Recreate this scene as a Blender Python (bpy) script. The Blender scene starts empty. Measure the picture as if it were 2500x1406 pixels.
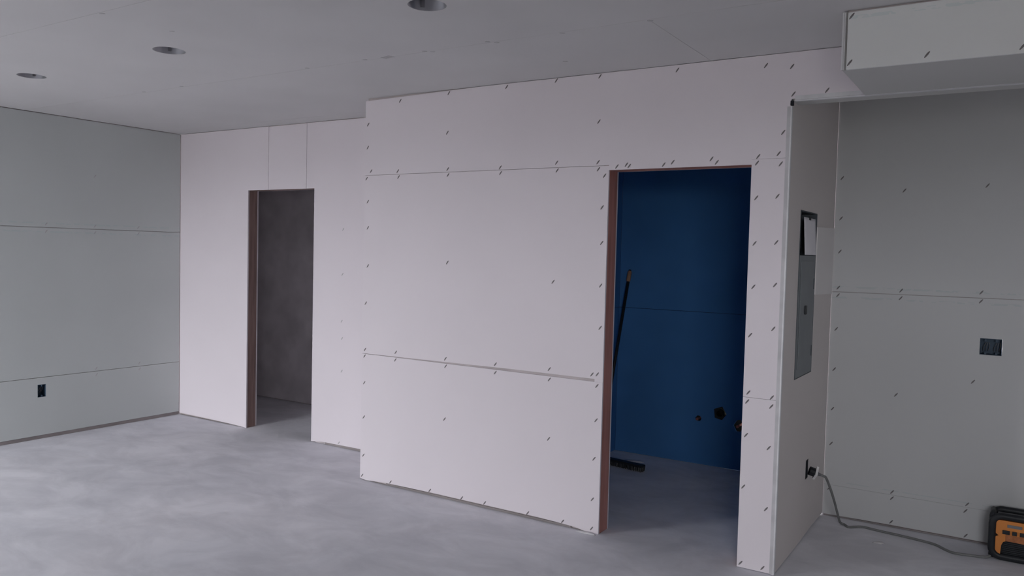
import bpy, bmesh, math, random
from mathutils import Vector, Matrix

random.seed(7)
S = bpy.context.scene
COL = S.collection

# ------------------------------------------------------------------ camera
H = 2.65                                   # ceiling height (m)
F_PX, YAW, PITCH, ROLL, CAM_H = 1954.07, 0.566, 0.0446, 0.0243, 1.6193
fw = Vector((-math.sin(YAW), math.cos(YAW), 0)); rt = Vector((math.cos(YAW), math.sin(YAW), 0)); up = Vector((0, 0, 1))
f2 = fw * math.cos(PITCH) - up * math.sin(PITCH); u2 = up * math.cos(PITCH) + fw * math.sin(PITCH)
r3 = rt * math.cos(ROLL) + u2 * math.sin(ROLL); u3 = u2 * math.cos(ROLL) - rt * math.sin(ROLL)
cam_data = bpy.data.cameras.new('camera'); cam = bpy.data.objects.new('camera', cam_data); COL.objects.link(cam)
cam_data.sensor_fit = 'HORIZONTAL'; cam_data.sensor_width = 36.0; cam_data.lens = 36.0 * F_PX / 2500.0
cam_data.clip_start = 0.05; cam_data.clip_end = 200
cam.matrix_world = Matrix(((r3.x, u3.x, -f2.x, 0), (r3.y, u3.y, -f2.y, 0), (r3.z, u3.z, -f2.z, CAM_H), (0, 0, 0, 1)))
S.camera = cam

# ------------------------------------------------------------------ daylight: overcast sky
world = bpy.data.worlds.new('overcast_sky'); S.world = world; world.use_nodes = True
bg = world.node_tree.nodes['Background']
bg.inputs['Color'].default_value = (0.955, 0.965, 1.0, 1.0)
bg.inputs['Strength'].default_value = 1.0
REAR_Y = -1.0                              # wall behind the camera, with the open doorway that lights the room
WIN = (-6.66, -5.30, 0.02, 2.12)           # x0, x1, z0, z1 of the glazed doorway
ADDED_WIN = (0.40, 1.62, 1.20, 2.20)            # unseen window added right of the camera to brighten alcove and bathroom
for nm, w_ in (('daylight_doorway', WIN), ('added_window_portal', ADDED_WIN)):
    pl = bpy.data.lights.new(nm, 'AREA'); pl.shape = 'RECTANGLE'; pl.size = w_[1] - w_[0]; pl.size_y = w_[3] - w_[2]
    po = bpy.data.objects.new(nm, pl); COL.objects.link(po)
    po.location = ((w_[0] + w_[1]) / 2, REAR_Y - 0.14, (w_[2] + w_[3]) / 2); po.rotation_euler = (math.radians(90), 0, 0)
    pl.cycles.is_portal = True                 # a portal only guides sampling of the sky, it emits nothing itself

S.view_settings.view_transform = 'Standard'; S.view_settings.look = 'None'
S.view_settings.gamma = 1.0; S.view_settings.use_curve_mapping = False
S.view_settings.exposure = 4.37
S.cycles.max_bounces = 7; S.cycles.diffuse_bounces = 6

# ------------------------------------------------------------------ materials
def mat(name, col, rough=0.9, var=0.06, scale=3.0, metal=0.0, bump=0.0, bscale=60.0, stretch=(1, 1, 1), col2=None, detail=2.0, spec=0.3):
    m = bpy.data.materials.new(name); m.use_nodes = True
    nt = m.node_tree; n = nt.nodes; l = nt.links; b = n['Principled BSDF']
    b.inputs['Roughness'].default_value = rough; b.inputs['Metallic'].default_value = metal
    b.inputs['Specular IOR Level'].default_value = spec
    tc = n.new('ShaderNodeTexCoord'); mp = n.new('ShaderNodeMapping'); mp.inputs['Scale'].default_value = stretch
    l.new(tc.outputs['Object'], mp.inputs['Vector'])
    no = n.new('ShaderNodeTexNoise'); no.inputs['Scale'].default_value = scale; no.inputs['Detail'].default_value = detail
    l.new(mp.outputs['Vector'], no.inputs['Vector'])
    r = n.new('ShaderNodeValToRGB'); r.color_ramp.elements[0].position = 0.32; r.color_ramp.elements[1].position = 0.68
    a = col2 if col2 else tuple(c * (1 - var) for c in col); z = col if col2 else tuple(min(1, c * (1 + var)) for c in col)
    r.color_ramp.elements[0].color = (*a, 1); r.color_ramp.elements[1].color = (*z, 1)
    l.new(no.outputs['Fac'], r.inputs['Fac']); l.new(r.outputs['Color'], b.inputs['Base Color'])
    if bump:
        n2 = n.new('ShaderNodeTexNoise'); n2.inputs['Scale'].default_value = bscale; l.new(mp.outputs['Vector'], n2.inputs['Vector'])
        bp = n.new('ShaderNodeBump'); bp.inputs['Strength'].default_value = bump; bp.inputs['Distance'].default_value = 0.002
        l.new(n2.outputs['Fac'], bp.inputs['Height']); l.new(bp.outputs['Normal'], b.inputs['Normal'])
    return m

def add_print(m, bands, dark=0.62, freq=26.0, axis='X'):
    """faint rows of factory edge print: bands = [(z_centre, half_height)], broken into words along axis"""
    nt = m.node_tree; n = nt.nodes; l = nt.links; b = n['Principled BSDF']
    src = b.inputs['Base Color'].links[0].from_socket
    tc = n.new('ShaderNodeTexCoord'); sp = n.new('ShaderNodeSeparateXYZ'); l.new(tc.outputs['Object'], sp.inputs['Vector'])
    mpn = n.new('ShaderNodeMapping'); mpn.inputs['Scale'].default_value = (freq, freq, freq * 2.2)
    l.new(tc.outputs['Object'], mpn.inputs['Vector'])
    no = n.new('ShaderNodeTexNoise'); no.inputs['Scale'].default_value = 1.0; no.inputs['Detail'].default_value = 1.0
    l.new(mpn.outputs['Vector'], no.inputs['Vector'])
    wd = n.new('ShaderNodeMath'); wd.operation = 'GREATER_THAN'; wd.inputs[1].default_value = 0.49; l.new(no.outputs['Fac'], wd.inputs[0])
    total = None
    for zc, hh in bands:
        c = n.new('ShaderNodeMath'); c.operation = 'COMPARE'; c.inputs[1].default_value = zc; c.inputs[2].default_value = hh
        l.new(sp.outputs['Z'], c.inputs[0])
        if total is None: total = c
        else:
            ad = n.new('ShaderNodeMath'); ad.operation = 'MAXIMUM'; l.new(total.outputs[0], ad.inputs[0]); l.new(c.outputs[0], ad.inputs[1]); total = ad
    mu = n.new('ShaderNodeMath'); mu.operation = 'MULTIPLY'; l.new(total.outputs[0], mu.inputs[0]); l.new(wd.outputs[0], mu.inputs[1])
    mx = n.new('ShaderNodeMix'); mx.data_type = 'RGBA'; mx.blend_type = 'MULTIPLY'
    l.new(mu.outputs[0], mx.inputs['Factor']); l.new(src, mx.inputs['A']); mx.inputs['B'].default_value = (dark, dark * 1.05, dark * 1.05, 1)
    l.new(mx.outputs['Result'], b.inputs['Base Color'])

M = {}
M['paper'] = mat('drywall_paper', (0.80, 0.748, 0.788), 0.95, 0.015, 1.3, spec=0.1)
M['paper_side'] = mat('drywall_paper_shaded', (0.57, 0.57, 0.565), 0.95, 0.02, 1.3, spec=0.1)  # shaded copy of the board paper for undersides and turned-away faces
M['paper_alcove'] = mat('drywall_paper_shaded_printed', (0.63, 0.64, 0.645), 0.95, 0.02, 1.3, spec=0.1)  # alcove dimness put into a darker paper tone
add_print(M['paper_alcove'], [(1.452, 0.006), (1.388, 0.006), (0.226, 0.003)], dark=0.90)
M['paper_left'] = mat('drywall_paper_left_shaded', (0.57, 0.60, 0.595), 0.95, 0.02, 1.3, spec=0.1)  # dimness of the grazing light put into a darker paper tone
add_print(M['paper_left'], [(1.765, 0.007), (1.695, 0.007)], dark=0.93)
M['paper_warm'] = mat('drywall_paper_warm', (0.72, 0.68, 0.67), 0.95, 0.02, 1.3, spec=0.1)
M['paper_patch'] = mat('drywall_paper_patch', (0.82, 0.80, 0.80), 0.95, 0.015, 2.0, spec=0.1)
M['paper_soffit'] = mat('drywall_paper_soffit', (0.79, 0.80, 0.80), 0.95, 0.015, 1.3, spec=0.1)
add_print(M['paper_soffit'], [(2.618, 0.007)], dark=0.90)
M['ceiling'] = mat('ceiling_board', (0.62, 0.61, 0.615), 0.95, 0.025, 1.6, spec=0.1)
M['core'] = mat('wall_framing', (0.56, 0.51, 0.52), 0.95, 0.1, 4.0)
M['closet'] = mat('closet_board', (0.72, 0.68, 0.71), 0.95, 0.12, 4.0)
M['blue'] = mat('blue_moisture_board', (0.068, 0.205, 0.45), 0.8, 0.1, 1.8, spec=0.15)
M['blue_core'] = mat('unlit_stud_bay', (0.03, 0.03, 0.03), 0.95)  # near-black stands in for the unlit cavity behind the pipe holes
M['wood_brown'] = mat('stud_wood_brown', (0.32, 0.215, 0.195), 0.8, stretch=(9, 9, 0.8), scale=4.0, col2=(0.22, 0.145, 0.13))
M['unfinished'] = mat('unseen_wall_dark', (0.36, 0.33, 0.30), 0.95, 0.1, 2.0)  # unseen walls toned dark to cut bounce light, finish made up
M['base'] = mat('sill_plate', (0.30, 0.27, 0.27), 0.95, 0.12, 5.0)
M['wood'] = mat('stud_wood', (0.52, 0.25, 0.215), 0.8, stretch=(9, 9, 0.8), scale=4.0, col2=(0.40, 0.19, 0.16))
M['metal_bead'] = mat('corner_bead_metal', (0.72, 0.72, 0.74), 0.55, 0.06, 12.0, metal=0.25)
M['bead_grey'] = mat('galvanised_flange', (0.58, 0.57, 0.59), 0.6, 0.08, 12.0, metal=0.2)
M['screw'] = mat('screw_steel', (0.19, 0.175, 0.18), 0.6, 0.15, 30.0, metal=0.2)
M['screw_faint'] = mat('screw_filled', (0.47, 0.46, 0.47), 0.9, 0.1, 30.0)
M['box_blue'] = mat('box_plastic', (0.05, 0.085, 0.13), 0.5, 0.15, 20.0)
M['box_dark'] = mat('box_shadow_plastic', (0.02, 0.022, 0.028), 0.6, 0.2, 20.0)
M['can'] = mat('can_metal', (0.34, 0.34, 0.36), 0.34, 0.2, 8.0, metal=0.7)
M['can_dark'] = mat('can_black', (0.03, 0.03, 0.033), 0.5, 0.2, 8.0)
M['steel'] = mat('panel_grey_steel', (0.215, 0.235, 0.25), 0.5, 0.06, 5.0)
M['steel_dark'] = mat('panel_dark_steel', (0.09, 0.105, 0.12), 0.55, 0.1, 8.0)
M['white_sheet'] = mat('paper_sheet_white', (0.86, 0.85, 0.90), 0.9, 0.02, 5.0)
M['black'] = mat('black_plastic', (0.018, 0.02, 0.024), 0.45, 0.2, 18.0)
M['orange'] = mat('orange_plastic', (0.62, 0.225, 0.055), 0.45, 0.06, 12.0)
M['orange_dark'] = mat('orange_dull', (0.36, 0.13, 0.05), 0.6, 0.25, 45.0)
M['grey_plastic'] = mat('grey_plastic', (0.17, 0.17, 0.18), 0.4, 0.08, 14.0)
M['cord'] = mat('cord_rubber', (0.215, 0.22, 0.22), 0.6, 0.08, 20.0)
M['white_plastic'] = mat('white_plastic', (0.80, 0.80, 0.80), 0.5, 0.03, 10.0)
M['copper'] = mat('copper', (0.38, 0.16, 0.13), 0.45, 0.2, 25.0, metal=0.6)
M['pipe'] = mat('black_pipe', (0.02, 0.022, 0.02), 0.5, 0.15, 20.0)
M['tan_grip'] = mat('tan_grip', (0.36, 0.20, 0.12), 0.7, 0.2, 25.0)
M['ground'] = mat('outside_ground', (0.21, 0.20, 0.185), 0.95, 0.15, 0.7)
M['aluminium'] = mat('aluminium_frame', (0.6, 0.6, 0.6), 0.4, 0.05, 6.0, metal=0.5)
M['dust'] = mat('plaster_dust', (0.66, 0.65, 0.67), 0.95, 0.08, 25.0)

# concrete: blotchy slab with pale gypsum dust
def concrete():
    m = bpy.data.materials.new('concrete_slab'); m.use_nodes = True
    nt = m.node_tree; n = nt.nodes; l = nt.links; b = n['Principled BSDF']
    b.inputs['Roughness'].default_value = 0.82; b.inputs['Specular IOR Level'].default_value = 0.25
    tc = n.new('ShaderNodeTexCoord')
    def noise(scale, detail, rough, stretch=(1, 1, 1), rot=0.0, dist=0.0):
        mp = n.new('ShaderNodeMapping'); mp.inputs['Scale'].default_value = stretch; mp.inputs['Rotation'].default_value = (0, 0, rot)
        l.new(tc.outputs['Object'], mp.inputs['Vector'])
        t = n.new('ShaderNodeTexNoise'); t.inputs['Scale'].default_value = scale; t.inputs['Detail'].default_value = detail
        t.inputs['Roughness'].default_value = rough; t.inputs['Distortion'].default_value = dist
        l.new(mp.outputs['Vector'], t.inputs['Vector']); return t
    def ramp(src, p0, c0, p1, c1):
        r = n.new('ShaderNodeValToRGB'); e = r.color_ramp.elements
        e[0].position = p0; e[0].color = (*c0, 1); e[1].position = p1; e[1].color = (*c1, 1); l.new(src.outputs['Fac'], r.inputs['Fac']); return r
    a = ramp(noise(1.1, 5, 0.6, dist=0.6), 0.34, (0.69, 0.695, 0.745), 0.66, (0.79, 0.785, 0.83))
    c = ramp(noise(2.6, 5, 0.62, (0.8, 1.2, 1), 0.5, 0.5), 0.36, (0.80, 0.80, 0.81), 0.64, (1.10, 1.10, 1.10))
    mx = n.new('ShaderNodeMix'); mx.data_type = 'RGBA'; mx.blend_type = 'MULTIPLY'; mx.inputs['Factor'].default_value = 0.65
    l.new(a.outputs['Color'], mx.inputs['A']); l.new(c.outputs['Color'], mx.inputs['B'])
    d = ramp(noise(9.0, 4, 0.7, (0.7, 1.3, 1), 0.5, 1.2), 0.60, (0, 0, 0), 0.80, (0.5, 0.5, 0.5))
    m2 = n.new('ShaderNodeMix'); m2.data_type = 'RGBA'; l.new(d.outputs['Color'], m2.inputs['Factor'])
    l.new(mx.outputs['Result'], m2.inputs['A']); m2.inputs['B'].default_value = (0.66, 0.65, 0.67, 1)
    l.new(m2.outputs['Result'], b.inputs['Base Color'])
    bt = noise(24, 3, 0.6); bp = n.new('ShaderNodeBump'); bp.inputs['Strength'].default_value = 0.12; bp.inputs['Distance'].default_value = 0.004
    l.new(bt.outputs['Fac'], bp.inputs['Height']); l.new(bp.outputs['Normal'], b.inputs['Normal'])
    return m
M['concrete'] = concrete()

# ------------------------------------------------------------------ mesh helpers
def link(name, bm, m, parent=None, smooth=False, loc=None):
    bmesh.ops.recalc_face_normals(bm, faces=bm.faces[:])
    me = bpy.data.meshes.new(name); bm.to_mesh(me); bm.free()
    if smooth:
        for p in me.polygons: p.use_smooth = True
    me.materials.append(M[m])
    o = bpy.data.objects.new(name, me); COL.objects.link(o)
    if parent: o.parent = parent
    if loc: o.location = loc
    return o
def tag(o, label, cat, group=None, kind=None):
    o['label'] = label; o['category'] = cat
    if group: o['group'] = group
    if kind: o['kind'] = kind
    return o
def struct(o, label, cat): return tag(o, label, cat, kind='structure')
def thing(name, loc=(0, 0, 0)):
    o = bpy.data.objects.new(name, None); o.empty_display_size = 0.05; COL.objects.link(o); o.location = loc; return o
def bx(bm, x0, x1, y0, y1, z0, z1, bev=0.0):
    v = [bm.verts.new(p) for p in ((x0, y0, z0), (x1, y0, z0), (x1, y1, z0), (x0, y1, z0), (x0, y0, z1), (x1, y0, z1), (x1, y1, z1), (x0, y1, z1))]
    fs = [bm.faces.new([v[i] for i in q]) for q in ((0, 3, 2, 1), (4, 5, 6, 7), (0, 1, 5, 4), (1, 2, 6, 5), (2, 3, 7, 6), (3, 0, 4, 7))]
    if bev:
        es = list({e for f in fs for e in f.edges}); bmesh.ops.bevel(bm, geom=es, offset=bev, segments=2, affect='EDGES', profile=0.6)
def boxes(name, lst, m, parent=None, bev=0.0, loc=None):
    bm = bmesh.new()
    for b in lst: bx(bm, *b, bev=bev)
    return link(name, bm, m, parent, loc=loc)
# planes of the room: origin, U, V, N(outward)
def PLANE(axis, val):
    return {'y': (Vector((0, val, 0)), Vector((1, 0, 0)), Vector((0, 0, 1)), Vector((0, -1, 0))),
            'x': (Vector((val, 0, 0)), Vector((0, 1, 0)), Vector((0, 0, 1)), Vector((1, 0, 0))),
            'z': (Vector((0, 0, val)), Vector((1, 0, 0)), Vector((0, 1, 0)), Vector((0, 0, -1)))}[axis]
def slab(name, plane, outline, m, parent=None, thick=0.0127, holes=(), lift=0.0):
    """a board: polygon outline with cut-outs, given thickness behind its face"""
    O, U, V, N = plane
    bm = bmesh.new(); es = []
    for loop in [outline] + list(holes):
        vs = [bm.verts.new(O + U * a + V * b + N * lift) for a, b in loop]
        es += [bm.edges.new((vs[i], vs[(i + 1) % len(vs)])) for i in range(len(vs))]
    if holes or len(outline) > 4:
        bmesh.ops.triangle_fill(bm, use_beauty=True, use_dissolve=False, edges=es)
    else:
        bm.faces.new(list(bm.verts))
    r = bmesh.ops.extrude_face_region(bm, geom=bm.faces[:])
    bmesh.ops.translate(bm, verts=[g for g in r['geom'] if isinstance(g, bmesh.types.BMVert)], vec=-N * thick)
    return link(name, bm, m, parent)
def rect(a0, a1, b0, b1): return [(a0, b0), (a1, b0), (a1, b1), (a0, b1)]
def circ(cx, cy, r, n=32): return [(cx + r * math.cos(2 * math.pi * i / n), cy + r * math.sin(2 * math.pi * i / n)) for i in range(n)]
def tube(bm, pts, r, n=8, cap=True):
    pts = [Vector(p) for p in pts]; rings = []
    for i, p in enumerate(pts):
        d = (pts[min(i + 1, len(pts) - 1)] - pts[max(i - 1, 0)]).normalized()
        ref = Vector((0, 0, 1)) if abs(d.z) < 0.9 else Vector((1, 0, 0))
        a = d.cross(ref).normalized(); b = d.cross(a)
        rr = r[i] if isinstance(r, (list, tuple)) else r
        rings.append([bm.verts.new(p + (a * math.cos(2 * math.pi * k / n) + b * math.sin(2 * math.pi * k / n)) * rr) for k in range(n)])
    for i in range(len(rings) - 1):
        for k in range(n): bm.faces.new((rings[i][k], rings[i][(k + 1) % n], rings[i + 1][(k + 1) % n], rings[i + 1][k]))
    if cap: bm.faces.new(rings[0]); bm.faces.new(rings[-1])
def spline(pts, k=8):
    P = [Vector(p) for p in pts]; out = []
    for i in range(len(P) - 1):
        p0 = P[max(i - 1, 0)]; p1 = P[i]; p2 = P[i + 1]; p3 = P[min(i + 2, len(P) - 1)]
        for j in range(k):
            t = j / k
            out.append(0.5 * ((2 * p1) + (p2 - p0) * t + (2 * p0 - 5 * p1 + 4 * p2 - p3) * t * t + (3 * p1 - p0 - 3 * p2 + p3) * t ** 3))
    out.append(P[-1]); return out

# ------------------------------------------------------------------ numbers of the place
XL, YL = -6.714, 4.704            # left wall, recessed wall
YF, XF0, XF1 = 4.137, -3.856, -1.001
YR = 5.321                        # alcove back wall
YS, ZS, XS = 3.556, 2.407, -0.665 # soffit
D1 = (-5.757, -4.940, 2.106)      # left doorway
D2 = (-1.997, -1.191, 2.098)      # right doorway
YB, YC = 6.02, 5.80               # bathroom and closet back walls
TF, TL = 0.13, 0.115              # wall thicknesses
XB0 = -2.775                      # bathroom side wall
XE = 3.2                          # right end of the room
T = 0.0127

# ------------------------------------------------------------------ floor, ceiling
floor = boxes('floor', [(XL - 0.9, XE + 0.3, REAR_Y - 0.15, 6.3, -0.15, 0.0)], 'concrete')
struct(floor, 'dusty grey bare concrete slab floor', 'floor')
ground = boxes('ground', [(-40, 40, -40, REAR_Y - 0.16, -0.3, -0.16)], 'ground')
struct(ground, 'bare ground outside the rear doorway', 'ground')

CANS = [(-2.162, 2.682), (-3.890, 2.652), (-5.290, 2.648)]
CR = 0.083
can_holes = lambda x0, x1, y0, y1: [circ(cx, cy, CR) for cx, cy in CANS if x0 < cx < x1 and y0 < cy < y1]
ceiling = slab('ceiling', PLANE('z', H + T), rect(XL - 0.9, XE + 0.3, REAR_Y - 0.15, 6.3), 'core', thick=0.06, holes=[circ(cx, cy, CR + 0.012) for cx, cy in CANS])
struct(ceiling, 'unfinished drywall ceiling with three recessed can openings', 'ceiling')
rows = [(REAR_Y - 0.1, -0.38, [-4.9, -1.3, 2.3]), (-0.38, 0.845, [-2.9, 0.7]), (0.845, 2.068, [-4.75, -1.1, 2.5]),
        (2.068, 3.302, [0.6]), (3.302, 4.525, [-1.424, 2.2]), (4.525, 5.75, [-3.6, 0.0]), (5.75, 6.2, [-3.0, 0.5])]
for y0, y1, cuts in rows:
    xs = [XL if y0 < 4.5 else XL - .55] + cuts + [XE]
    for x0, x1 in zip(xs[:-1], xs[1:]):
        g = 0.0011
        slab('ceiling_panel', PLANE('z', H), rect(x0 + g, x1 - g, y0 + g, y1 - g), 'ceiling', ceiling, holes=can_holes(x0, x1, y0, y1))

# ------------------------------------------------------------------ walls
Z0, Z1 = 0.0, H + 0.012
# left wall
wl = slab('wall_left', PLANE('x', XL - T), rect(REAR_Y, YL, 0, Z1), 'core', thick=.1073, holes=[rect(3.402, 3.468, 0.343, 0.447)])
struct(wl, 'plain shaded drywall side wall with an empty outlet box', 'wall')
P = PLANE('x', XL)
ylo, yhi = REAR_Y, YL - 0.004
for y0, y1 in ((ylo, 0.2), (0.2, yhi)):
    slab('drywall_panel', P, rect(y0 + .001, y1 - .001, 0.030, 0.503), 'paper_left', wl, holes=[rect(3.402, 3.468, 0.343, 0.447)] if y1 > 3.4 else [])
for y0, y1 in ((ylo, 1.9), (1.9, yhi)): slab('drywall_panel', P, rect(y0 + .001, y1 - .001, 0.507, 1.727), 'paper_left', wl)
for y0, y1 in ((ylo, -0.6), (-0.6, yhi)): slab('drywall_panel', P, rect(y0 + .001, y1 - .001, 1.731, 2.645), 'paper_left', wl)

# recessed wall with the left doorway
wr = boxes('wall_recessed', [(XL - 0.55, D1[0] - 0.038, YL + T, YL + TL - T, 0, Z1), (D1[0] - 0.038, D1[1] + 0.038, YL + T, YL + TL - T, D1[2] + 0.038, Z1),
                             (D1[1] + 0.038, XF0 + 0.1, YL + T, YL + TL - T, 0, Z1)], 'core')
struct(wr, 'pale drywall wall set back at the left with a narrow doorway', 'wall')
P = PLANE('y', YL)
slab('drywall_panel', P, [(XL + .003, .018), (-6.2, .014), (D1[0] - .06, .006), (D1[0], 0.0), (D1[0], D1[2]), (-5.501, D1[2]), (-5.501, 2.646), (XL + .003, 2.646)], 'paper', wr)
slab('drywall_panel', P, rect(-5.500, -5.041, D1[2], 2.644), 'paper', wr, lift=-0.004, thick=0.0087)
slab('drywall_panel', P, [(D1[1], .004), (-4.8, .018), (XF0 - .002, .024), (XF0 - .002, 2.640), (-5.032, 2.646), (-5.032, D1[2]), (D1[1], D1[2])], 'paper', wr)
Pb = PLANE('y', YL + TL - T)
slab('drywall_panel', Pb, rect(XL - .55, D1[0], 0.01, H), 'closet', wr)
slab('drywall_panel', Pb, rect(D1[0] + .002, D1[1] - .002, D1[2], H), 'closet', wr)
slab('drywall_panel', Pb, rect(D1[1], XF0, 0.01, H), 'closet', wr)

def doorway(name, d, y0, y1, label, wood):
    e = thing(name, ((d[0] + d[1]) / 2, (y0 + y1) / 2, 0)); struct(e, label, 'door frame')
    cx, cy = e.location.x, e.location.y
    boxes('jamb_stud', [(d[0] - 0.038 - cx, d[0] - cx, y0 - cy, y1 - cy, 0.002, d[2] + 0.038)], wood, e)
    boxes('jamb_stud', [(d[1] - cx, d[1] + 0.038 - cx, y0 - cy, y1 - cy, 0.002, d[2] + 0.038)], wood, e)
    boxes('head_plate', [(d[0] - cx, d[1] - cx, y0 - cy, y1 - cy, d[2], d[2] + 0.038)], wood, e)
    return e
doorway('door_1', D1, YL + T + .001, YL + TL - T - .001, 'bare wooden rough frame of the narrow left doorway', 'wood_brown')
doorway('door_2', D2, YF + T + .001, YF + TF - T - .001, 'bare reddish wooden rough frame of the doorway to the blue room', 'wood')

# projecting middle wall with the right doorway and the header over the alcove
C0, C1 = YF + T, YF + TF - T
wm = boxes('wall_middle', [(XF0 + T, D2[0] - .038, C0, C1, 0, Z1), (D2[0] - .038, D2[1] + .038, C0, C1, D2[2] + .038, Z1), (D2[1] + .038, XF1 - T, C0, C1, 0, Z1),
                           (XF1 - T, XE, C0, C1, ZS + 0.012, Z1), (XF0 + T, XF0 + 0.1, C1, YL + T, 0, Z1)], 'core')
struct(wm, 'white projecting drywall wall with rows of screws and a wide doorway', 'wall')
P = PLANE('y', YF)
slab('drywall_panel', P, [(XF0, .012), (-3.80, .004), (-3.62, .016), (-3.2, .022), (-2.4, .022), (-2.15, .014), (-2.07, 0), (D2[0], 0), (D2[0], .884), (XF0, .889)], 'paper', wm)
slab('drywall_panel', P, [(XF0, .892), (-3.3, .896), (-2.6, .902), (D2[0], .901), (D2[0], 2.1225), (XF0, 2.1225)], 'paper', wm)
slab('drywall_panel', P, [(XF0, 2.125), (D2[0], 2.125), (D2[0], D2[2]), (D2[1], D2[2]), (D2[1], 2.125), (XF1, 2.125), (XF1, 2.378), (XF1 - .010, 2.392), (XF1 - .002, 2.416), (XF1 + .012, 2.418), (XF1 + .014, ZS), (XE, ZS),
                         (XE, 2.647), (-2.9, 2.647), (XF0, 2.632)], 'paper', wm)
slab('drywall_panel', P, rect(D2[1], XF1, .900, 2.124), 'paper', wm)
slab('drywall_panel', P, [(D2[1], .003), (XF1 - .03, .004), (XF1, 0), (XF1, .8985), (D2[1], .8985)], 'paper', wm)
boxes('drywall_panel', [(XF0, XF0 + T, YF + T, YL - .001, .012, 2.64)], 'paper', wm)
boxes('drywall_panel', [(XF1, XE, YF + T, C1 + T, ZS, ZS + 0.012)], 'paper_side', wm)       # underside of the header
Pb = PLANE('y', C1)
slab('drywall_panel', Pb, rect(XB0 - .1, D2[0], .0, H), 'closet', wm)
slab('drywall_panel', Pb, rect(D2[0] + .002, D2[1] - .002, D2[2], H), 'closet', wm)
slab('drywall_panel', Pb, rect(D2[1], XF1 - 0.115, .0, H), 'closet', wm)
slab('drywall_panel', Pb, rect(XF1, XE, ZS + .012, H), 'paper_side', wm)

# return wall: side of the alcove
PAN = (4.412, 4.812, 0.972, 1.882)
we = slab('wall_return', PLANE('x', XF1 - T), rect(C1 + .001, YB, 0, Z1), 'core', thick=.115 - 2 * T, holes=[rect(4.40, 4.82, .96, 1.89), rect(4.787, 4.853, .346, .458)])
struct(we, 'shaded drywall alcove side wall holding the breaker panel', 'wall')
P = PLANE('x', XF1)
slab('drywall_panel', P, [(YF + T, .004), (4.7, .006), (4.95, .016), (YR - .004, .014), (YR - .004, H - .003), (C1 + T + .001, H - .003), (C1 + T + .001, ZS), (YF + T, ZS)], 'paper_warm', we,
     holes=[rect(*PAN), rect(4.787, 4.853, .346, .458)])
slab('patch_panel', P, [(4.822, 1.418), (5.300, 1.408), (5.304, 1.818), (4.824, 1.806)], 'paper_patch', we, thick=0.006, lift=0.0062)
boxes('drywall_panel', [(XF1 - 0.115, XF1 - 0.115 + T, C1 + T, YB, 0, H)], 'blue', we)

# alcove back wall
wa = slab('wall_alcove', PLANE('y', YR + T), rect(XF1, XE, 0, Z1), 'core', thick=.1073, holes=[rect(-.183, -.073, 1.097, 1.192)])
struct(wa, 'shaded drywall back wall of the alcove with an empty double box', 'wall')
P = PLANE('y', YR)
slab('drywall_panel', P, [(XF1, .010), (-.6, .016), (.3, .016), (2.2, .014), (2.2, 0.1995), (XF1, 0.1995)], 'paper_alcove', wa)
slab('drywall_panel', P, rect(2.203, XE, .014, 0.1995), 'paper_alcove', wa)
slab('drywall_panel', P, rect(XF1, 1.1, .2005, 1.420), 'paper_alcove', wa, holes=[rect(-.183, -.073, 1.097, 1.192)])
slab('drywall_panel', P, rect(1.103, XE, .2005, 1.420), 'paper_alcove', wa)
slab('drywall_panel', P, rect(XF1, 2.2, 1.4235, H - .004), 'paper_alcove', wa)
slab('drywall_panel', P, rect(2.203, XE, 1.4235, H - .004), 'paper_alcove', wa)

# closet behind the left doorway
XC = XL - .55
wc = boxes('wall_closet', [(XC - .1, -3.7, YC + T, YC + .12, 0, Z1), (XC - .1, XC, YL + T, YC + T, 0, Z1), (-3.8, -3.7, YL + TL, YC + T, 0, Z1)], 'core')
struct(wc, 'dim unfinished wall inside the dark left closet', 'wall')
P = PLANE('y', YC)
slab('drywall_panel', P, rect(XC, -5.1, .01, H), 'closet', wc); slab('drywall_panel', P, rect(-5.098, -3.8, .01, H), 'closet', wc)

# bathroom behind the right doorway
wb = boxes('wall_bathroom', [(XB0 - .12, XF1, YB + T + .10, YB + .2, 0, Z1), (XB0 - .12, XB0 - T, C1 + T, YB + T + .10, 0, Z1)], 'blue_core')
struct(wb, 'deep blue moisture board wall seen through the right doorway', 'wall')
P = PLANE('y', YB)
def ragged(cx, cz, r, n, seed, squash=1.0):
    rnd = random.Random(seed); return [(cx + r * (0.82 + .3 * rnd.random()) * math.cos(2 * math.pi * i / n), cz + squash * r * (0.82 + .3 * rnd.random()) * math.sin(2 * math.pi * i / n)) for i in range(n)]
DRAIN = (-1.906, .420); SUP = [(-2.072, .362), (-1.757, .345)]
slab('blue_panel', P, rect(XB0, XF1 - .12, .004, 1.190), 'blue', wb, thick=.0127, holes=[ragged(*DRAIN, .060, 5, 3), ragged(*SUP[0], .026, 6, 4), ragged(*SUP[1], .036, 6, 8, 1.5)])
slab('blue_panel', P, rect(XB0, XF1 - .12, 1.193, 2.410), 'blue', wb); slab('blue_panel', P, rect(XB0, XF1 - .12, 2.414, H), 'blue', wb)
P = PLANE('x', XB0)
slab('blue_panel', P, rect(C1 + T, YB - .003, .004, 1.190), 'blue', wb); slab('blue_panel', P, rect(C1 + T, YB - .003, 1.193, 2.410), 'blue', wb)
slab('blue_panel', P, rect(C1 + T, YB - .003, 2.414, H), 'blue', wb)

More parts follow.
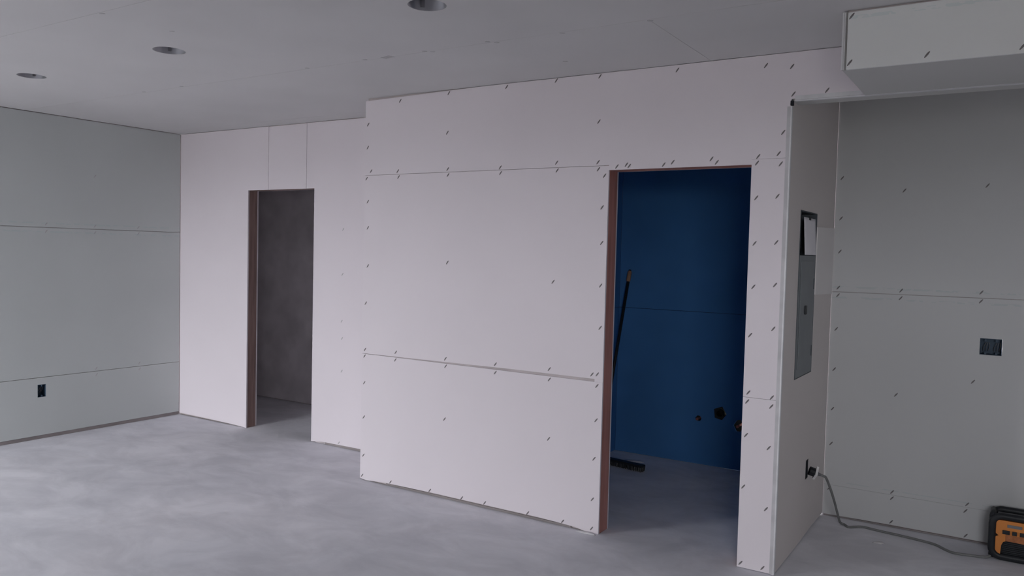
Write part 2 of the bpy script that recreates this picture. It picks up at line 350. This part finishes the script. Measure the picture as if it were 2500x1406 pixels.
# right wall and the rear wall behind the camera
wx = boxes('wall_right', [(XE, XE + .12, REAR_Y, YR + .12, 0, Z1)], 'unfinished'); struct(wx, 'unseen wall closing the room at the right, toned dark to cut bounce light', 'wall')
RY0, RY1 = REAR_Y - .12, REAR_Y
wz = boxes('wall_rear', [(XL - .12, WIN[0], RY0, RY1, 0, Z1), (WIN[0], WIN[1], RY0, RY1, WIN[3], Z1), (WIN[1], ADDED_WIN[0], RY0, RY1, 0, Z1), (ADDED_WIN[0], ADDED_WIN[1], RY0, RY1, 0, ADDED_WIN[2]),
                         (ADDED_WIN[0], ADDED_WIN[1], RY0, RY1, ADDED_WIN[3], Z1), (ADDED_WIN[1], XE + .12, RY0, RY1, 0, Z1)], 'unfinished')
struct(wz, 'unseen wall behind the viewer, toned dark to cut bounce light, with a wide doorway and an added window', 'wall')
for nm, w_, lab in (('window_1', WIN, 'wide aluminium framed doorway that lets in daylight'), ('added_window', ADDED_WIN, 'smaller unseen window added behind the viewer to light the alcove')):
    wn = thing(nm, ((w_[0] + w_[1]) / 2, REAR_Y - .06, w_[2])); struct(wn, lab, 'window')
    hw, hz = (w_[1] - w_[0]) / 2, w_[3] - w_[2]
    boxes('frame_side', [(-hw, -hw + .04, -.05, .05, 0.002, hz)], 'aluminium', wn); boxes('frame_side', [(hw - .04, hw, -.05, .05, 0.002, hz)], 'aluminium', wn)
    boxes('frame_head', [(-hw + .04, hw - .04, -.05, .05, hz - .04, hz)], 'aluminium', wn); boxes('frame_sill', [(-hw + .04, hw - .04, -.05, .05, .002, .03)], 'aluminium', wn)
    boxes('mullion', [(-.02, .02, -.04, .04, 0.03, hz - .04)], 'aluminium', wn)

# soffit hanging from the ceiling in front of the header
so = boxes('trim_1', [(XS + T, XE, YS + T, YF - .001, ZS + T, Z1)], 'core')
struct(so, 'boxed drywall soffit hanging from the ceiling at upper right', 'soffit')
P = PLANE('y', YS)
slab('drywall_panel', P, [(XS + .016, ZS), (XE, ZS), (XE, H - .004), (0.2, H - .007), (XS + .016, H - .010)], 'paper_soffit', so)
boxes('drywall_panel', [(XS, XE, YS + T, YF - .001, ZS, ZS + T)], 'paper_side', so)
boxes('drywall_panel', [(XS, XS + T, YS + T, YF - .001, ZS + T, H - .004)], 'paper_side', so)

# sill plates showing in the gap under the boards, and the filled end of the open joint
boxes('sill_plate', [(XL - T, XL - .004, REAR_Y + .01, YL - .005, .001, .0285)], 'base', wl)
boxes('sill_plate', [(XF0 + .02, D2[0] - .06, YF + .0045, YF + T, .001, .0035), (-3.62, -2.18, YF + .0045, YF + T, .0035, .0138)], 'base', wm)
boxes('sill_plate', [(XL + .01, D1[0] - .08, YL + .004, YL + T, .001, .0055), (-4.78, XF0 - .01, YL + .004, YL + T, .001, .0175)], 'base', wr)
boxes('sill_plate', [(XF1 + .01, XE - .01, YR + .004, YR + T, .001, .0095)], 'base', wa)
boxes('joint_filler', [(-2.050, D2[0], YF + .0015, YF + T, .8845, .9005)], 'paper', wm)

# ------------------------------------------------------------------ corner beads (metal)
bm = bmesh.new(); bx(bm, XF1 - .022, XF1 - .004, YF - .0012, YF, .004, 2.380); link('bead_flange', bm, 'bead_grey', wm)
bm = bmesh.new(); tube(bm, [(XF1 - .001, YF + .001, .004), (XF1 - .001, YF + .001, 2.380)], .005, 10); bx(bm, XF1, XF1 + .0012, YF + .004, YF + .022, .004, 2.380); link('corner_bead', bm, 'metal_bead', wm)
boxes('bead_gap_shade', [(XF1 - .008, XF1 + .008, YF - .0004, YF + .010, 2.384, 2.408)], 'box_dark', wm)  # dark block standing in for the shade where the beads part
bm = bmesh.new()
bx(bm, XF1 + .014, XS, YF - .0012, YF, ZS, ZS + .024); bx(bm, XF1 + .014, XE, YF - .0012, YF + .03, ZS - .0012, ZS)
tube(bm, [(XF1 + .014, YF, ZS), (XS, YF, ZS)], .0042, 10); link('corner_bead', bm, 'metal_bead', wm)
bm = bmesh.new()
bx(bm, XS, XS + .008, YS - .0012, YS + .004, ZS, H - .008); bx(bm, XS - .0012, XS, YS - .0012, YS + .03, ZS, H - .008)
tube(bm, [(XS, YS, ZS), (XS, YS, H - .008)], .0045, 10); link('corner_bead', bm, 'metal_bead', so)

# ------------------------------------------------------------------ screws: one shared head per plane, driven at a slant
def screw_mesh(name, plane, m, L=.034, W=.0085, ang=52, t=.0014):
    O, U, V, N = plane; bm = bmesh.new(); a = math.radians(ang)
    d = U * math.cos(a) + V * math.sin(a); s = U * -math.sin(a) + V * math.cos(a)
    n = 10; ring = [d * (L / 2) * math.cos(2 * math.pi * i / n) + s * (W / 2) * math.sin(2 * math.pi * i / n) for i in range(n)]
    lo = [bm.verts.new(p - N * .001) for p in ring]; hi = [bm.verts.new(p * .86 + N * t) for p in ring]
    bm.faces.new(hi)
    for i in range(n): bm.faces.new((lo[i], lo[(i + 1) % n], hi[(i + 1) % n], hi[i]))
    bmesh.ops.recalc_face_normals(bm, faces=bm.faces[:]); me = bpy.data.meshes.new(name); bm.to_mesh(me); bm.free(); me.materials.append(M[m]); return me
def screws(parent, plane, pts, m='screw', **kw):
    me = screw_mesh('screw', plane, m, **kw); O, U, V, N = plane
    for a, b in pts:
        o = bpy.data.objects.new('screw', me); COL.objects.link(o); o.location = O + U * a + V * b; o.parent = parent
SF = [(-3.548, 2.611), (-3.143, 2.628), (-2.702, 2.628), (-2.355, 2.633), (-3.831, 2.472), (-3.831, 2.315), (-3.149, 2.376), (-2.07, 2.631), (-1.608, 2.62), (-1.137, 2.595), (-1.008, 2.577), (-2.069, 2.375), (-1.039, 2.253), (-1.057, 2.148), (-1.403, 2.136), (-1.159, 2.138), (-0.837, 2.445), (-0.996, 2.440), (-3.798, 2.152), (-3.838, 2.102), (-3.559, 2.144), (-3.551, 2.105), (-3.14, 2.143), (-3.136, 2.106), (-2.736, 2.139), (-2.732, 2.105), (-2.338, 2.153), (-2.333, 2.107), (-2.067, 2.145), (-2.063, 2.105), (-2.023, 2.067), (-3.823, 1.944), (-3.819, 1.764), (-3.814, 1.501), (-2.033, 1.888), (-2.029, 1.685), (-3.128, 1.543), (-2.341, 1.45), (-2.028, 1.441), (-2.023, 1.199), (-3.827, 1.242), (-3.828, 0.919), (-3.831, 0.873), (-3.548, 0.924), (-3.551, 0.872), (-3.128, 0.918), (-3.124, 0.870), (-2.738, 0.920), (-2.737, 0.868), (-2.351, 0.928), (-2.349, 0.866), (-2.067, 0.925), (-2.033, 0.929), (-2.033, 0.862), (-3.83, 0.686), (-3.829, 0.445), (-3.827, 0.176), (-3.125, 0.524), (-2.343, 0.509), (-2.032, 0.663), (-2.038, 0.437), (-3.836, 0.032), (-3.575, 0.030), (-3.234, 0.034), (-2.973, 0.032), (-2.794, 0.034), (-2.476, 0.032), (-2.233, 0.030), (-2.041, 0.027), (-2.041, 0.199), (-1.374, 2.117), (-1.618, 2.127), (-1.669, 2.116), (-1.89, 2.124), (-1.873, 2.116), (-1.948, 2.116), (-1.164, 2.105), (-1.161, 1.928), (-1.161, 1.695), (-1.159, 1.472), (-1.164, 0.924), (-1.168, 0.877), (-1.044, 0.912), (-1.045, 0.866), (-1.168, 0.701), (-1.050, 0.651), (-1.172, 0.43), (-1.052, 0.334), (-1.172, 0.026), (-1.058, 0.025), (-1.045, 2.096), (-1.055, 1.934), (-1.052, 1.701), (-1.050, 1.486), (-1.050, 1.263), (-1.166, 1.222)]
screws(wm, PLANE('y', YF), SF)
SA = [(-0.612, 2.046), (-0.184, 2.065), (-0.605, 1.446), (-0.606, 1.400), (-0.188, 1.454), (-0.188, 1.403), (-0.966, 2.13), (-0.963, 1.88), (-0.962, 1.673), (-0.962, 1.448), (-0.962, 1.400), (-0.608, 0.813), (-0.208, 0.936), (-0.604, 0.218), (-0.604, 0.180), (-0.206, 0.218), (-0.213, 0.178), (-0.602, 0.034), (-0.206, 0.033), (-0.966, 0.684), (-0.966, 0.462), (-0.966, 0.177), (-0.964, 1.188), (-0.966, 0.934)]
screws(wa, PLANE('y', YR), SA)
screws(wr, PLANE('y', YL), [(-4.607, 1.77), (-4.609, 1.408), (-4.61, 1.03), (-4.603, 0.891), (-4.602, 0.625), (-4.622, 0.036)], 'screw_faint')
screws(wl, PLANE('x', XL), [(3.879, 2.182), (3.473, 1.758), (3.473, 1.698), (3.88, 1.756), (3.88, 1.7), (4.279, 1.760), (4.28, 1.705), (3.892, 0.530), (3.895, 0.475), (4.292, 0.534), (4.296, 0.480)], 'screw_faint')
screws(so, PLANE('y', YS), [(-0.635, 2.624), (-0.636, 2.434), (-0.351, 2.436), (-0.033, 2.431)])
screws(ceiling, PLANE('z', H), [(-2.661, 3.288), (-2.630, 3.315), (-2.264, 3.285), (-2.232, 3.318), (-1.424, 3.320), (-3.52, 3.285), (-3.525, 2.418), (-5.097, 3.285), (-4.684, 3.285), (-3.548, 2.083), (-3.074, 3.285), (-1.861, 3.315), (-2.117, 3.81)], 'screw_faint', L=.030, W=.016, ang=30)
# loose bit of joint tape under the ceiling seam
slab('joint_patch', PLANE('z', H), [(-2.965, 3.288), (-2.895, 3.275), (-2.885, 3.312), (-2.955, 3.322)], 'screw_faint', ceiling, thick=.0012, lift=.0012)

# ------------------------------------------------------------------ recessed light cans
def ring_lathe(bm, prof, n=32):
    rings = [[bm.verts.new((r * math.cos(2 * math.pi * k / n), r * math.sin(2 * math.pi * k / n), z)) for k in range(n)] for r, z in prof]
    for i in range(len(rings) - 1):
        for k in range(n): bm.faces.new((rings[i][k], rings[i][(k + 1) % n], rings[i + 1][(k + 1) % n], rings[i + 1][k]))
    return rings
labels = ['recessed ceiling can nearest the soffit, its opening dark', 'middle one of the three recessed ceiling cans', 'recessed ceiling can nearest the left wall']
for (cx, cy), lab in zip(CANS, labels):
    e = thing('recessed_light', (cx, cy, H + .001)); tag(e, lab, 'ceiling light', 'recessed cans in a row along the ceiling')
    bm = bmesh.new()
    rr = ring_lathe(bm, [(CR - .003, .0), (CR - .003, .13), (.045, .145), (.045, .150), (CR, .152), (CR, .0)])
    bm.faces.new([v for v in rr[2]]); 
    for k in range(32): bm.faces.new((rr[5][k], rr[5][(k + 1) % 32], rr[0][(k + 1) % 32], rr[0][k]))
    link('housing', bm, 'can', e, smooth=True)
    bm = bmesh.new(); rr = ring_lathe(bm, [(.020, .144), (.020, .085), (.016, .080), (.0155, .11)], 20); bm.faces.new(rr[0]); bm.faces.new(rr[-1])
    link('lamp_socket', bm, 'can_dark', e, smooth=False)
    for a in (0.4, 2.5, 4.6):
        bm = bmesh.new(); bx(bm, CR - .012, CR - .004, -.008, .008, .012, .075); bx(bm, CR - .022, CR - .012, -.008, .008, .066, .075)
        o = link('spring_clip', bm, 'metal_bead' if a == 0.4 else 'can', e); o.rotation_euler = (0, 0, a)

# ------------------------------------------------------------------ electrical boxes
def outlet_box(name, plane, a0, a1, b0, b1, gangs, label, depth=.07, m='box_blue'):
    O, U, V, N = plane; ca, cb = (a0 + a1) / 2, (b0 + b1) / 2
    e = thing(name, O + U * ca + V * b0); tag(e, label, 'outlet box')
    def b(lst, nm, mm):
        bm = bmesh.new()
        for u0, u1, v0, v1, n0, n1 in lst:
            vs = []
            for n_ in (n0, n1):
                for u_, v_ in ((u0, v0), (u1, v0), (u1, v1), (u0, v1)): vs.append(bm.verts.new(U * u_ + V * v_ + N * n_))
            for q in ((0, 1, 2, 3), (7, 6, 5, 4), (0, 4, 5, 1), (1, 5, 6, 2), (2, 6, 7, 3), (3, 7, 4, 0)): bm.faces.new([vs[i] for i in q])
        return link(nm, bm, mm, e)
    w, h = (a1 - a0) / 2 - .001, b1 - b0 - .001; t = .003
    b([(-w, w, .001, h, -depth, -depth + t), (-w, -w + t, .001, h, -depth + t, -.001), (w - t, w, .001, h, -depth + t, -.001),
       (-w + t, w - t, .001, t, -depth + t, -.001), (-w + t, w - t, h - t, h, -depth + t, -.001)], 'box_shell', m)
    for g in range(gangs):
        gx = -w + (2 * w) * (g + .5) / gangs
        for v in (.010, h - .010): b([(gx - .005, gx + .005, v - .006, v + .006, -.02, -.002)], 'screw_boss', m)
        bm = bmesh.new()
        for k in range(3):
            s = random.Random(g * 7 + k); 
            pts = [U * (gx - .014 + .012 * k) + V * (h * .2) + N * (-depth + .006), U * (gx - .010 + .014 * k) + V * (h * .45) + N * (-.03 - .01 * s.random()),
                   U * (gx + .002 + .009 * k) + V * (h * .75) + N * (-.028)]
            tube(bm, spline([tuple(p) for p in pts], 5), .0022, 6)
        link('wire', bm, 'grey_plastic', e, smooth=True)
    return e
outlet_box('outlet_box', PLANE('x', XL), 3.402, 3.468, .343, .447, 1, 'small empty blue outlet box low in the left wall')
outlet_box('outlet_box', PLANE('y', YR), -.183, -.073, 1.097, 1.192, 2, 'double-width empty dark blue box in the alcove back wall')
outlet_box('outlet_box', PLANE('x', XF1), 4.787, 4.853, .346, .458, 1, 'dark outlet box with the grey cord plugged in', m='box_dark')

# plug and cord
pg = thing('power_cord', (-.965, 4.825, .36)); tag(pg, 'grey power cord plugged into the alcove side wall and trailing to the radio', 'cord')
base = Vector(pg.location)
L = lambda *p: tuple(Vector(p) - base)
d = Vector((.86, .30, -.30)).normalized()
p0 = Vector((XF1 + .015, 4.818, .396))
bm = bmesh.new(); tube(bm, [p0 - base, p0 + d * .030 - base], [.026, .025], 12); link('plug_body', bm, 'black', pg)
bm = bmesh.new(); tube(bm, [p0 + d * .030 - base, p0 + d * .042 - base], [.040, .040], 4); link('plug_collar', bm, 'white_plastic', pg)
bm = bmesh.new(); tube(bm, [p0 + d * .042 - base, p0 + d * .066 - base], [.012, .008], 10); link('strain_relief', bm, 'grey_plastic', pg)
ps = p0 + d * .062
cpts = [tuple(ps), tuple(ps + d * .02), (-.902, 4.885, .345), (-.880, 4.975, .225), (-.870, 5.10, .085), (-.868, 5.175, .018), (-.845, 5.185, .006), (-.815, 5.15, .006), (-.785, 5.175, .006), (-.74, 5.205, .006), (-.65, 5.19, .006), (-.53, 5.175, .006), (-.42, 5.155, .006),
        (-.345, 5.13, .006), (-.29, 5.075, .006), (-.245, 5.047, .006), (-.17, 5.060, .006), (-.10, 5.074, .008), (-.075, 5.095, .014)]
bm = bmesh.new(); tube(bm, [p - base for p in spline(cpts, 7)], .0072, 8); link('cable', bm, 'cord', pg, smooth=True)

# ------------------------------------------------------------------ breaker panel
bp_ = thing('breaker_panel', (XF1, (PAN[0] + PAN[1]) / 2, PAN[2])); tag(bp_, 'tall grey electrical panel recessed in the alcove side wall', 'breaker panel')
W2, HP = (PAN[1] - PAN[0]) / 2 - .001, PAN[3] - PAN[2] - .002
ZU = 1.640 - PAN[2]
boxes('back_box', [(-.085, -.082, -W2, W2, .001, HP), (-.082, .003, -W2, -W2 + .004, .001, HP), (-.082, .003, W2 - .004, W2, .001, HP),
                   (-.082, .003, -W2 + .004, W2 - .004, .001, .005), (-.082, .003, -W2 + .004, W2 - .004, HP - .004, HP)], 'steel_dark', bp_)
boxes('cover', [(-.006, .0025, -W2 + .005, W2 - .005, .006, ZU)], 'steel', bp_)
dr = boxes('door', [(.003, .007, -W2 + .045, W2 - .045, .05, ZU - .03)], 'steel', bp_, bev=.0012)
boxes('latch', [(.0072, .016, -.055, -.025, .345, .395)], 'black', dr, bev=.003)
boxes('hinge', [(.0072, .010, W2 - .052, W2 - .044, .10, .16)], 'steel_dark', dr); boxes('hinge', [(.0072, .010, W2 - .052, W2 - .044, .48, .54)], 'steel_dark', dr)
boxes('breaker_rail', [(-.078, -.05, -.06, .06, ZU + .02, HP - .03)], 'black', bp_)
boxes('wire_bundle', [(-.06, -.03, -W2 + .012, -W2 + .028, ZU - .02, HP - .02)], 'box_blue', bp_, bev=.004)
sh = thing('paper_sheet', (XF1, 4.645, 1.641)); tag(sh, 'white paper sheet covering the top of the breaker panel', 'paper')
bm = bmesh.new()
nx, nz = 8, 10; g = []
for j in range(nz + 1):
    for i in range(nx + 1):
        u, v = i / nx, j / nz
        g.append(bm.verts.new((.010 + .006 * math.sin(u * 3.1) * (1 - v) - .012 * v, -.142 + .284 * u + .004 * v, .003 + .205 * v)))
for j in range(nz):
    for i in range(nx): a = j * (nx + 1) + i; bm.faces.new((g[a], g[a + 1], g[a + nx + 2], g[a + nx + 1]))
r = bmesh.ops.extrude_face_region(bm, geom=bm.faces[:]); bmesh.ops.translate(bm, verts=[q for q in r['geom'] if isinstance(q, bmesh.types.BMVert)], vec=(-.0006, 0, 0))
link('sheet', bm, 'white_sheet', sh, smooth=True)
boxes('tape', [(-.004, .0005, -.022, .022, .196, .216)], 'box_dark', sh)

# ------------------------------------------------------------------ jobsite radio on the alcove floor
RX, RY = 0.105, 5.165
ra = thing('jobsite_radio', (RX, RY, 0)); tag(ra, 'orange and black jobsite radio on the floor at the right edge', 'radio')
x0, x1, yf, yb, zt = -.196, .196, -.085, .095, .262
# roll cage: rounded front and rear hoops joined by bars
def hoop(y, r=.019):
    bm = bmesh.new(); pts = []; cr = .045; a0, a1, z0, z1 = x0 + r, x1 - r, r + .001, zt - r
    for cx, cz, s in ((a1 - cr, z1 - cr, 0), (a0 + cr, z1 - cr, 90), (a0 + cr, z0 + cr, 180), (a1 - cr, z0 + cr, 270)):
        for k in range(7):
            t = math.radians(s + 15 * k); pts.append((cx + cr * math.cos(t), y, cz + cr * math.sin(t)))
    pts.append(pts[0]); n = 10; rings = []
    for i in range(len(pts) - 1):
        p = Vector(pts[i]); dd = (Vector(pts[(i + 1) % (len(pts) - 1)]) - Vector(pts[i - 1 if i else len(pts) - 2])).normalized(); a = dd.cross(Vector((0, 1, 0))).normalized()
        rings.append([bm.verts.new(p + a * r * math.cos(2 * math.pi * k / n) + Vector((0, 1, 0)) * r * .8 * math.sin(2 * math.pi * k / n)) for k in range(n)])
    for i in range(len(rings)):
        j = (i + 1) % len(rings)
        for k in range(n): bm.faces.new((rings[i][k], rings[i][(k + 1) % n], rings[j][(k + 1) % n], rings[j][k]))
    link('roll_cage', bm, 'black', ra, smooth=True)
hoop(yf + .018); hoop(yb - .018)
for sx in (x0 + .021, x1 - .021):
    for sz in (.023, zt - .023):
        bm = bmesh.new(); tube(bm, [(sx, yf + .02, sz), (sx, yb - .02, sz)], .016, 10); link('cage_bar', bm, 'black', ra, smooth=True)
bm = bmesh.new(); bx(bm, x0 + .036, x1 - .036, yf + .030, yb - .030, .018, .224, bev=.008); link('body', bm, 'black', ra)
bm = bmesh.new(); bx(bm, x0 + .040, x1 - .040, yf + .034, yb - .034, .226, .234, bev=.002); link('top_plate', bm, 'grey_plastic', ra)
# orange face with an arch cut over the speaker
FP = (Vector((0, yf + .012, 0)), Vector((1, 0, 0)), Vector((0, 0, 1)), Vector((0, -1, 0)))
fl, fr = x0 + .036, x1 - .036
arch = [(fl, .024), (fl + .024, .028), (fl + .028, .085), (fl + .036, .104), (fl + .052, .113), (0, .109), (fr - .052, .113), (fr - .036, .104), (fr - .028, .085), (fr - .024, .028), (fr, .024),
        (fr, .128), (fr - .014, .137), (fr, .148), (fr, .222), (fl, .222), (fl, .148), (fl + .014, .137), (fl, .128)]
face = slab('face_plate', FP, arch, 'orange', ra, thick=.018)
boxes('display', [(-.108, -.040, yf + .008, yf + .0122, .188, .204)], 'grey_plastic', face, bev=.001)
boxes('face_band', [(fl + .046, fr - .046, yf + .009, yf + .0122, .112, .146)], 'orange_dark', face, bev=.001)
for bxp, bw in ((-.112, .017), (-.073, .011), (-.036, .013), (.06, .017), (.10, .012)): boxes('button', [(bxp - bw, bxp + bw, yf + .002, yf + .0122, .150, .171)], 'black', face, bev=.002)
bm = bmesh.new(); rr = ring_lathe(bm, [(.030, .0), (.030, .010), (.024, .012)], 24); bm.faces.new(rr[0]); bm.faces.new(rr[-1]); bmesh.ops.rotate(bm, verts=bm.verts[:], matrix=Matrix.Rotation(math.radians(90), 3, 'X')); bmesh.ops.translate(bm, verts=bm.verts[:], vec=(.015, yf + .012, .185))
link('dial', bm, 'black', face)
for k in range(8): boxes('grille_slat', [(fl + .034, fr - .034, yf + .022, yf + .030, .028 + .010 * k, .033 + .010 * k)], 'black', ra)

# ------------------------------------------------------------------ bathroom: broom, pipes
bt, bb = Vector((-2.683, 6.006, 1.50)), Vector((-2.708, 5.585, .050))
br = thing('push_broom', (bb.x + .12, bb.y, 0)); tag(br, 'black pole broom with a tan tip leaning on the blue wall', 'broom')
o = br.location.copy(); ax = (bt - bb).normalized(); ln = (bt - bb).length
bm = bmesh.new(); tube(bm, [bb - o, bb + ax * (ln - .10) - o], .0125, 10); link('pole', bm, 'black', br, smooth=True)
bm = bmesh.new(); tube(bm, [bb + ax * (ln - .10) - o, bb + ax * (ln - .085) - o, bb + ax * (ln - .02) - o, bb + ax * (ln - .01) - o], [.013, .017, .017, .012], 12); link('grip', bm, 'tan_grip', br, smooth=True)
bm = bmesh.new(); tube(bm, [bb + ax * (ln - .012) - o, bb + ax * ln - o], [.011, .010], 10); link('end_cap', bm, 'black', br, smooth=True)
hd = bmesh.new(); bx(hd, -.05, .33, -.030, .030, .030, .050, bev=.006)
bmesh.ops.rotate(hd, verts=hd.verts[:], matrix=Matrix.Rotation(math.radians(-8), 3, 'Z'), cent=(0, 0, 0)); bmesh.ops.translate(hd, verts=hd.verts[:], vec=(-.06, .012, 0)); link('head', hd, 'black', br)
hb = bmesh.new()
rnd = random.Random(5)
for i in range(34):
    for j in range(4):
        x = -.045 + .37 * i / 33; y = -.024 + .048 * j / 3
        tube(hb, [(x, y, .034), (x + rnd.uniform(-.006, .006), y + rnd.uniform(-.012, .006), .001)], [.006, .0045], 5)
bmesh.ops.rotate(hb, verts=hb.verts[:], matrix=Matrix.Rotation(math.radians(-8), 3, 'Z'), cent=(0, 0, 0)); bmesh.ops.translate(hb, verts=hb.verts[:], vec=(-.06, .012, 0))
q = link('bristles', hb, 'black', br); q['kind'] = 'stuff'
# pipes in the blue wall
e = thing('drain_pipe', (DRAIN[0], YB, DRAIN[1] - .03)); tag(e, 'black drain pipe stub in the larger hole of the blue wall', 'pipe')
bm = bmesh.new(); rr = ring_lathe(bm, [(.028, -.01), (.030, -.01), (.030, .09), (.024, .09), (.024, .02)], 24); bm.faces.new(rr[-1]); bmesh.ops.rotate(bm, verts=bm.verts[:], matrix=Matrix.Rotation(math.radians(90), 3, 'X')); bmesh.ops.translate(bm, verts=bm.verts[:], vec=(0, .085, .03)); link('pipe', bm, 'pipe', e, smooth=False)
bm = bmesh.new(); rr = ring_lathe(bm, [(.031, .0), (.036, .0), (.036, .018), (.031, .018)], 24); bmesh.ops.rotate(bm, verts=bm.verts[:], matrix=Matrix.Rotation(math.radians(90), 3, 'X')); bmesh.ops.translate(bm, verts=bm.verts[:], vec=(0, .03, .03)); link('hub', bm, 'pipe', e)
for (sx, sz), lab in zip(SUP, ('short copper supply pipe left of the drain hole', 'copper supply pipe at the right edge of the doorway')):
    e = thing('supply_pipe', (sx, YB, sz - .01)); tag(e, lab, 'pipe', 'water supply stubs in the blue wall')
    bm = bmesh.new(); tube(bm, [(0, .09, .01), (0, -.035, .01)], .0085, 14); link('pipe', bm, 'copper', e, smooth=False)
    bm = bmesh.new(); tube(bm, [(0, -.028, .01), (0, -.038, .01)], .0105, 14); link('cap', bm, 'copper', e)

# ------------------------------------------------------------------ scraps on the floor
def scrap(x, y, w, l, rot, label, m='dust', n=9, seed=1, h=.006):
    rnd = random.Random(seed); bm = bmesh.new()
    ring = [(math.cos(2 * math.pi * i / n) * w * rnd.uniform(.6, 1.1), math.sin(2 * math.pi * i / n) * l * rnd.uniform(.6, 1.1)) for i in range(n)]
    lo = [bm.verts.new((a, b, 0.0)) for a, b in ring]; mid = [bm.verts.new((a * .8, b * .8, h * rnd.uniform(.5, .8))) for a, b in ring]; top = bm.verts.new((0, 0, h))
    for i in range(n):
        j = (i + 1) % n; bm.faces.new((lo[i], lo[j], mid[j], mid[i])); bm.faces.new((mid[i], mid[j], top))
    bm.faces.new(lo)
    o = link('plaster_scrap', bm, m, None, smooth=True, loc=(x, y, .0005)); o.rotation_euler = (0, 0, rot); tag(o, label, 'scrap'); return o
scrap(-2.055, 4.115, .075, .018, .02, 'white plaster crumbs at the foot of the right doorway jamb', seed=3, h=.010)
scrap(-.62, 4.98, .035, .022, .4, 'pale scrap of plaster on the alcove floor below the cord', seed=5)
scrap(-2.50, 5.78, .10, .035, .2, 'grey plaster dust heap on the bathroom floor behind the broom', seed=9, h=.012)
